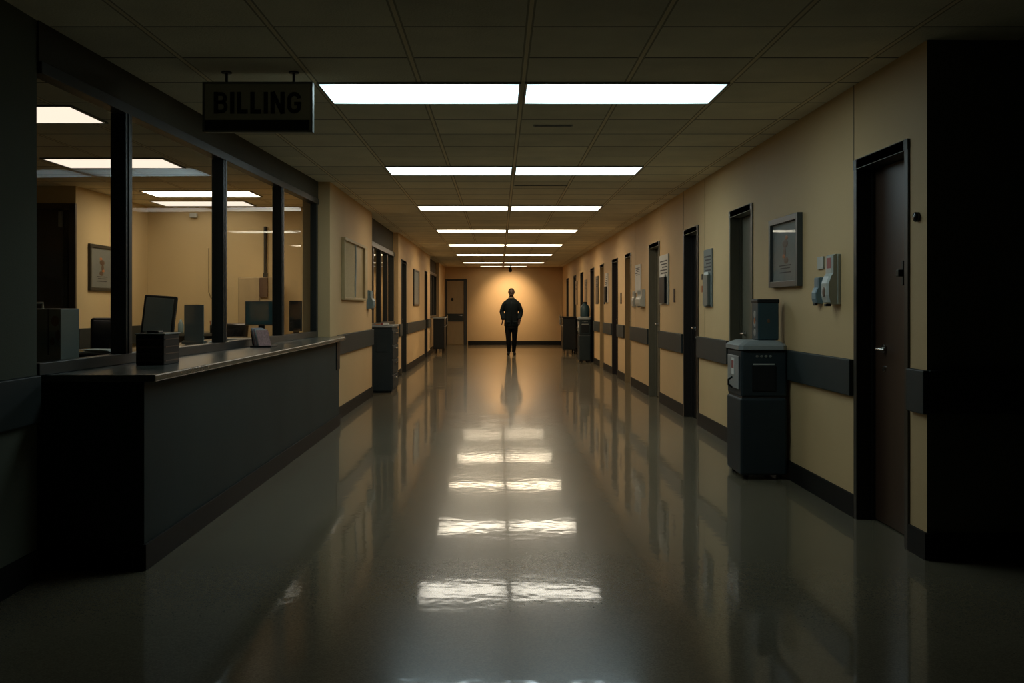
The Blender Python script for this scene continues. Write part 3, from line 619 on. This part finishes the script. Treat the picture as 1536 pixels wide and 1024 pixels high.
def plate(x, z, w, h, m, label):
    yy = yr(x); q = MB().box(XR-.014, XR, yy-w/2, yy+w/2, z-h/2, z+h/2, .003); tag(q.build('wall_plate', m), label, 'wall plate', 'small plates beside the doors')
plate(1012, 1.44, .09, .17, BROWN, 'small dark plate between the pale notice and the black-brown door')
plate(1054, 1.62, .06, .06, BROWN, 'upper of two small brown plates beside the plain grey notice')
plate(1054, 1.49, .08, .07, ORANGE, 'lower orange-brown plate beside the plain grey notice')
plate(932, 1.45, .12, .20, BLACK, 'small black plate between the tan door and the black-brown door')
plate(904.5+2.6, 1.44, .1, .18, BLACK, 'small black plate beside the tan door near the far bin')

# ------------------------------------------------------------------ bins, cabinet, carts
def waste_bin(x0, x1, y0, y1, top, label, detail=True):
    r = root('waste_bin', ((x0+x1)/2, (y0+y1)/2, 0), label, 'waste bin', 'tall charcoal waste bins'); sp = top*.60
    MB().box(x0, x1, y0, y1, .035, sp-.004, .018, 3).build('lower_body', BIN, r)
    MB().box(x0+.004, x1-.0, y0+.004, y1-.004, sp+.004, top-.055, .018, 3).build('upper_body', BIN, r)
    MB().box(x0+.012, x1-.012, y0+.012, y1-.012, sp-.02, sp+.02).build('seam_strip', INK, r)
    e = .012
    q = MB(); rs = []
    for (i, z) in ((0, top-.055), (-e, top-.05), (-e, top-.02), (.01, top-.006), (.05, top+.012)):
        rs.append([Vector((x, y, z)) for (x, y) in ((x0+i, y0+i+.03), (x0+i+.03, y0+i), (x1-max(i, 0)-.03, y0+i), (x1-max(i, 0), y0+i+.03), (x1-max(i, 0), y1-i-.03), (x1-max(i, 0)-.03, y1-i), (x0+i+.03, y1-i), (x0+i, y1-i-.03))])
    q.rings(rs); q.build('lid', LID, r)
    for xx in (x0+.05, x1-.05):
        for yy in (y0+.05, y1-.05): MB().cyl((xx, yy, 0), (xx, yy, .04), .02, n=12).build('foot', BLACK, r)
    cy = (y0+y1)/2
    MB().box(x0-.006, x0+.004, y0+.05, y1-.05, sp+.06, top-.10, .006).build('front_panel', LID if detail else GREY, r)
    MB().box(x0-.010, x0-.005, cy-.05, cy+.03, top-.25, top-.12, .002).build('label_plate', WHITE, r)
    MB().box(x0-.012, x0-.009, cy-.04, cy+.02, top-.20, top-.14).build('red_label', RED, r)
    MB().limb([(x0-.005, cy+.02, top-.27), (x0-.035, cy+.02, top-.29), (x0-.035, cy+.02, top-.33), (x0-.005, cy+.02, top-.35)], .008).build('handle', BLACK, r)
    xm = (x0+x1)/2
    MB().box(xm-.08, xm+.08, y0-.002, y0+.006, top-.165, top-.155).build('slot_line', PALE, r)
    MB().box(xm-.09, xm+.09, y0-.003, y0+.006, top-.36, top-.17, .003).build('recess_panel', BLACK, r)
    q = MB()
    for k in range(4): q.ell((xm-.05+k*.033, y0+.003, top-.10), .012, .003, .009, 10)
    q.build('badge', GREY, r)
    return r
waste_bin(1.815, 2.165, 7.40, 7.85, 1.03, 'tall charcoal waste bin with a dark teal box on its grey lid')
r = root('supply_box', (2.07, 7.64, 1.042), 'dark teal box standing on the near waste bin', 'box')
MB().box(1.985, 2.145, 7.55, 7.74, 1.042, 1.35, .012, 3).build('box_body', TEAL, r)
MB().box(1.980, 2.150, 7.545, 7.745, 1.325, 1.358, .010, 3).build('box_lid', BLACK, r)
q = MB()
for (z, c) in ((1.10, 0), (1.17, 1), (1.24, 0)): q.ell((1.985, 7.645, z), .004, .035, .03, 12)
q.build('picture_label', LID, r); MB().ell((1.982, 7.64, 1.19), .004, .02, .025).build('orange_print', ORANGE, r)
MB().ell((2.065, 7.549, 1.19), .012, .003, .015, 10).build('badge', BROWN, r)

waste_bin(1.90, 2.165, 23.2, 23.75, 1.05, 'farther charcoal waste bin with a dark bottle on top', False)
r = root('water_bottle', (2.05, 23.45, 1.062), 'large dark bottle standing on the farther waste bin', 'bottle')
MB().lathe((2.05, 23.45), [(.11, 1.062), (.115, 1.08), (.115, 1.26), (.10, 1.31), (.05, 1.36), (.04, 1.38)]).build('bottle_body', TEAL, r, True)
MB().lathe((2.05, 23.45), [(.045, 1.375), (.045, 1.41), (.02, 1.415)]).build('cap', BLACK, r, True)

r = root('drawer_cabinet', (-1.76, 15.3, 0), 'dark grey drawer cabinet with a pale top past the notice board', 'cabinet')
MB().box(-1.93, -1.61, 14.9, 15.75, .03, .985, .008).build('body', BIN, r)
MB().box(-1.935, -1.595, 14.885, 15.765, .985, 1.02, .010, 3).build('cabinet_top', LID, r)
MB().box(-1.92, -1.62, 14.92, 15.73, 0, .03).build('plinth', BLACK, r)
for k in range(4):
    z = .06 + k*.225
    d = MB().box(-1.612, -1.598, 14.93, 15.72, z, z+.205, .004).build('drawer', BIN, r); MB().box(-1.60, -1.575, 15.2, 15.42, z+.15, z+.165, .004).build('handle', CHROME, d)
MB().box(-1.85, -1.69, 14.893, 14.9, .62, .9, .003).build('side_panel', BIN, r)
for k, (xx, yy, m) in enumerate(((-1.85, 15.1, ORANGE), (-1.78, 15.3, RED), (-1.72, 15.08, WHITE))):
    q = MB().box(xx-.04, xx+.04, yy-.06, yy+.06, 1.02, 1.03+.012*k, .004).build('small_packet', m); tag(q, '%s packet on the pale cabinet top' % ('orange', 'red', 'white')[k], 'packet', 'packets on the drawer cabinet')

def cart(x0, x1, y0, y1, top, label, s, topm):
    r = root('utility_cart', ((x0+x1)/2, (y0+y1)/2, 0), label, 'cart', 'carts at the far end')
    MB().box(x0, x1, y0, y1, .12, top-.03, .02, 3).build('body', BLACK, r)
    MB().box(x0-.02, x1+.02, y0-.02, y1+.02, top-.03, top, .008).build('cart_top', topm, r)
    xh = x1 if s > 0 else x0
    MB().limb([(xh, y0+.02, top-.05), (xh+s*.08, y0+.02, top+.06), (xh+s*.08, y0+.02, top-.20), (xh, y0+.02, top-.26)], .018).build('push_handle', CHROME, r)
    for xx in (x0+.05, x1-.05):
        for yy in (y0+.06, y1-.06):
            MB().cyl((xx-.015, yy, .05), (xx+.015, yy, .05), .05, n=16).cyl((xx, yy, .06), (xx, yy, .12), .015, n=8).build('wheel', BLACKG, r)
cart(-1.83, -1.52, 27.6, 28.4, 1.0, 'black cart with a pale top before the farthest window bank', 1, LID)
cart(1.78, 2.14, 27.3, 28.1, 1.02, 'black linen cart by the wall beyond the far waste bin', -1, BLACK)

# ------------------------------------------------------------------ the man
MX, MY = .345, 26.7
SKIN = mat('skin', (.050, .029, .020), .6, spec=.2); HAIR = mat('hair', (.012, .010, .008), .8, var=.3, scale=60, spec=.1)
JACK = mat('dark_jacket', (.007, .010, .011), .75, var=.3, scale=12, bump=.2, bscale=30, spec=.05); TROU = mat('dark_trousers', (.006, .0065, .007), .8, var=.2, scale=12, spec=.05)
SHIRT = mat('tan_shirt', (.12, .09, .055), .7); SHOE = mat('black_shoes', (.006, .0055, .005), .5, spec=.1)
r = root('person', (MX, MY, 0), 'man in dark jacket and trousers walking down the corridor before the lit end wall', 'person')
def P(x, y, z): return Vector((MX+x, MY+y, z))
def remesh(o, v, sm=4):
    m = o.modifiers.new('rm', 'REMESH'); m.mode = 'VOXEL'; m.voxel_size = v; m.use_smooth_shade = True
    s = o.modifiers.new('sm', 'SMOOTH'); s.factor = .5; s.iterations = sm; return o
def oval(cx, cy, z, a, b, n=24): return [P(cx+a*math.cos(2*math.pi*k/n), cy+b*math.sin(2*math.pi*k/n), z) for k in range(n)]
def hand(mb, wrist, dirv, side, curl):
    """palm, four unequal fingers and a thumb; dirv from wrist to knuckles, side = world direction of the thumb"""
    d = dirv.normalized(); s = (side - d*side.dot(d)).normalized(); n = d.cross(s)
    a = []
    for t, w, th in ((-.01, .028, .022), (.03, .040, .017), (.07, .044, .015), (.092, .040, .012)):
        c = wrist + d*t; a.append([c + s*w*math.cos(2*math.pi*k/14) + n*th*math.sin(2*math.pi*k/14) for k in range(14)])
    mb.rings(a)
    for k, ln in enumerate((.072, .080, .075, .058)):
        b = wrist + d*.085 + s*(.030-.020*k); q = d; pts = [b]
        for j in range(3):
            q = (q + n*curl*(.35+.15*j)).normalized(); pts.append(pts[-1] + q*ln*(.45, .32, .23)[j])
        mb.limb(pts, [.0095, .009, .0085, .007], 10)
    b = wrist + d*.02 + s*.03; mb.limb([b, b + (d*.6+s*.8).normalized()*.04 + n*.008, b + (d*.6+s*.8).normalized()*.04 + d*.032 + n*.014], [.013, .0105, .008], 10)
body = MB()
body.rings([oval(0, .02, z, a, b) for z, a, b in ((.80, .15, .09), (.95, .155, .10), (1.1, .14, .095), (1.28, .165, .105), (1.42, .175, .09), (1.49, .12, .07), (1.53, .065, .06), (1.60, .058, .058))])
for s in (-1, 1):
    f = -.03 if s < 0 else .05; body.limb([P(.09*s, .02, .86), P(.083*s, f*.6, .48), P(.066*s, f+.03, .06)], [.075, .045, .030])
    body.limb([P(.130*s, .02, 1.40), P(.215*s, .035, 1.29), P(.258*s, .048, 1.16), P(.235*s, .01, 1.06), P((-.218 if s < 0 else .203), -.032, .955)], [.035, .04, .036, .034, .029])
hand(body, P(-.228, -.035, .945), Vector((-.22, -.15, -1)), Vector((.3, -1, 0)), .35)
hand(body, P(.212, -.05, .965), Vector((-.05, -.15, -1)), Vector((.75, -.65, 0)), .25)
body.ell(P(0, -.005, 1.69), .076, .095, .108); body.ell(P(0, -.03, 1.625), .058, .07, .055)
body.limb([P(0, -.098, 1.70), P(0, -.115, 1.665), P(0, -.098, 1.655)], [.006, .011, .008], 10)
body.limb([P(-.022, -.092, 1.628), P(.022, -.092, 1.628)], [.009, .009], 8)
for s in (-1, 1): body.ell(P(.078*s, .01, 1.685), .012, .022, .034, 12); body.ell(P(.032*s, -.082, 1.715), .02, .012, .008, 10)
o = remesh(body.build('body', SKIN, r, True), .006, 2)
q = MB()
for s in (-1, 1): q.ell(P(.031*s, -.088, 1.698), .011, .008, .008, 10)
q.build('eyes', INK, r, True)
q = MB()                                # short hair over the crown and the back of the head
n = 22; rs = []
for (z, k) in ((1.655, .86), (1.69, 1.02), (1.725, 1.02), (1.755, .90), (1.780, .68), (1.798, .36), (1.803, .06)):
    rs.append([P(.083*k*math.cos(2*math.pi*j/n), (.022 if z < 1.74 else .006) + .094*k*math.sin(2*math.pi*j/n)*(.82 if z < 1.74 and math.sin(2*math.pi*j/n) < 0 else 1.02), z) for j in range(n)])
q.rings(rs); q.build('hair', HAIR, r, True)
J = MB()
J.rings([oval(0, .02, z, a, b) for z, a, b in ((.775, .200, .125), (.86, .196, .128), (.95, .188, .130), (1.05, .180, .13), (1.15, .178, .13), (1.27, .195, .138), (1.38, .208, .130), (1.445, .190, .110), (1.50, .125, .085), (1.53, .085, .078), (1.555, .072, .07))])
for s in (-1, 1):
    J.limb([P(.130*s, .02, 1.425), P(.185*s, .025, 1.36), P(.232*s, .04, 1.26), P(.262*s, .05, 1.16), P(.240*s, .01, 1.06), P((-.214 if s < 0 else .200), -.035, .955)], [.062, .070, .066, .062, .060, .056], 18)
    J.box(MX+s*.10-.06, MX+s*.10+.06, MY-.118, MY-.10, .86, .91, .008)
jo = remesh(J.build('jacket', JACK, r, True), .0085, 3)
MB().limb([P(0, -.112, .80), P(0, -.118, 1.05), P(0, -.122, 1.27), P(0, -.10, 1.43)], .008).build('zip', JACK, r, True)
MB().rings([oval(0, .0, z, a, b) for z, a, b in ((1.515, .078, .082), (1.545, .072, .074), (1.56, .0655, .066))]).build('shirt_collar', SHIRT, r, True)
T = MB()
T.rings([oval(0, .02, z, a, b) for z, a, b in ((.70, .178, .115), (.80, .185, .118), (.92, .172, .112))])
for s in (-1, 1):
    f = -.03 if s < 0 else .05
    T.limb([P(.088*s, .02, .82), P(.090*s, .015, .66), P(.083*s, f*.6, .48), P(.077*s, f, .30), P(.066*s, f+.03, .12), P(.064*s, f+.03, .075)], [.096, .087, .070, .062, .052, .055], 20)
remesh(T.build('trousers', TROU, r, True), .0085, 3)
for s in (-1, 1):
    f = (-.03 if s < 0 else .05)+.03; q = MB()
    q.rings([oval(.072*s + s*.01*(k > 2), f - dy, 0, .001, .001) if False else [P(.068*s+s*.022*t + w*math.cos(2*math.pi*j/16), f+.07-.27*t, max(.0, hgt*.5 + hgt*.5*math.sin(2*math.pi*j/16))) for j in range(16)] for k, (t, w, hgt, dy) in enumerate(((0, .026, .07, 0), (.08, .036, .10, 0), (.35, .040, .105, 0), (.6, .046, .075, 0), (.85, .044, .06, 0), (1, .026, .045, 0)))])
    q.build('shoe', SHOE, r, True)

# ------------------------------------------------------------------ camera and world
cam = bpy.data.cameras.new('camera'); co = bpy.data.objects.new('camera', cam); COL.objects.link(co)
co.location = (0, 0, CH); co.rotation_euler = (math.pi/2, 0, 0)
cam.sensor_width = 36; cam.lens = F/1536*36; cam.shift_x = (768-VX)/1536; cam.shift_y = -(512-VY)/1536; cam.clip_start = .05; cam.clip_end = 200
S.camera = co
wd_ = bpy.data.worlds.new('world'); wd_.use_nodes = True; wd_.node_tree.nodes['Background'].inputs[0].default_value = (.01, .012, .012, 1); S.world = wd_
S.view_settings.view_transform = 'Standard'; S.view_settings.look = 'None'; S.view_settings.exposure = 0; S.view_settings.gamma = 1; S.view_settings.use_curve_mapping = False
S.cycles.use_denoising = True; S.cycles.max_bounces = 10; S.cycles.diffuse_bounces = 6; S.cycles.transparent_max_bounces = 16
for o in S.objects:
    if '_o' in o: del o['_o']
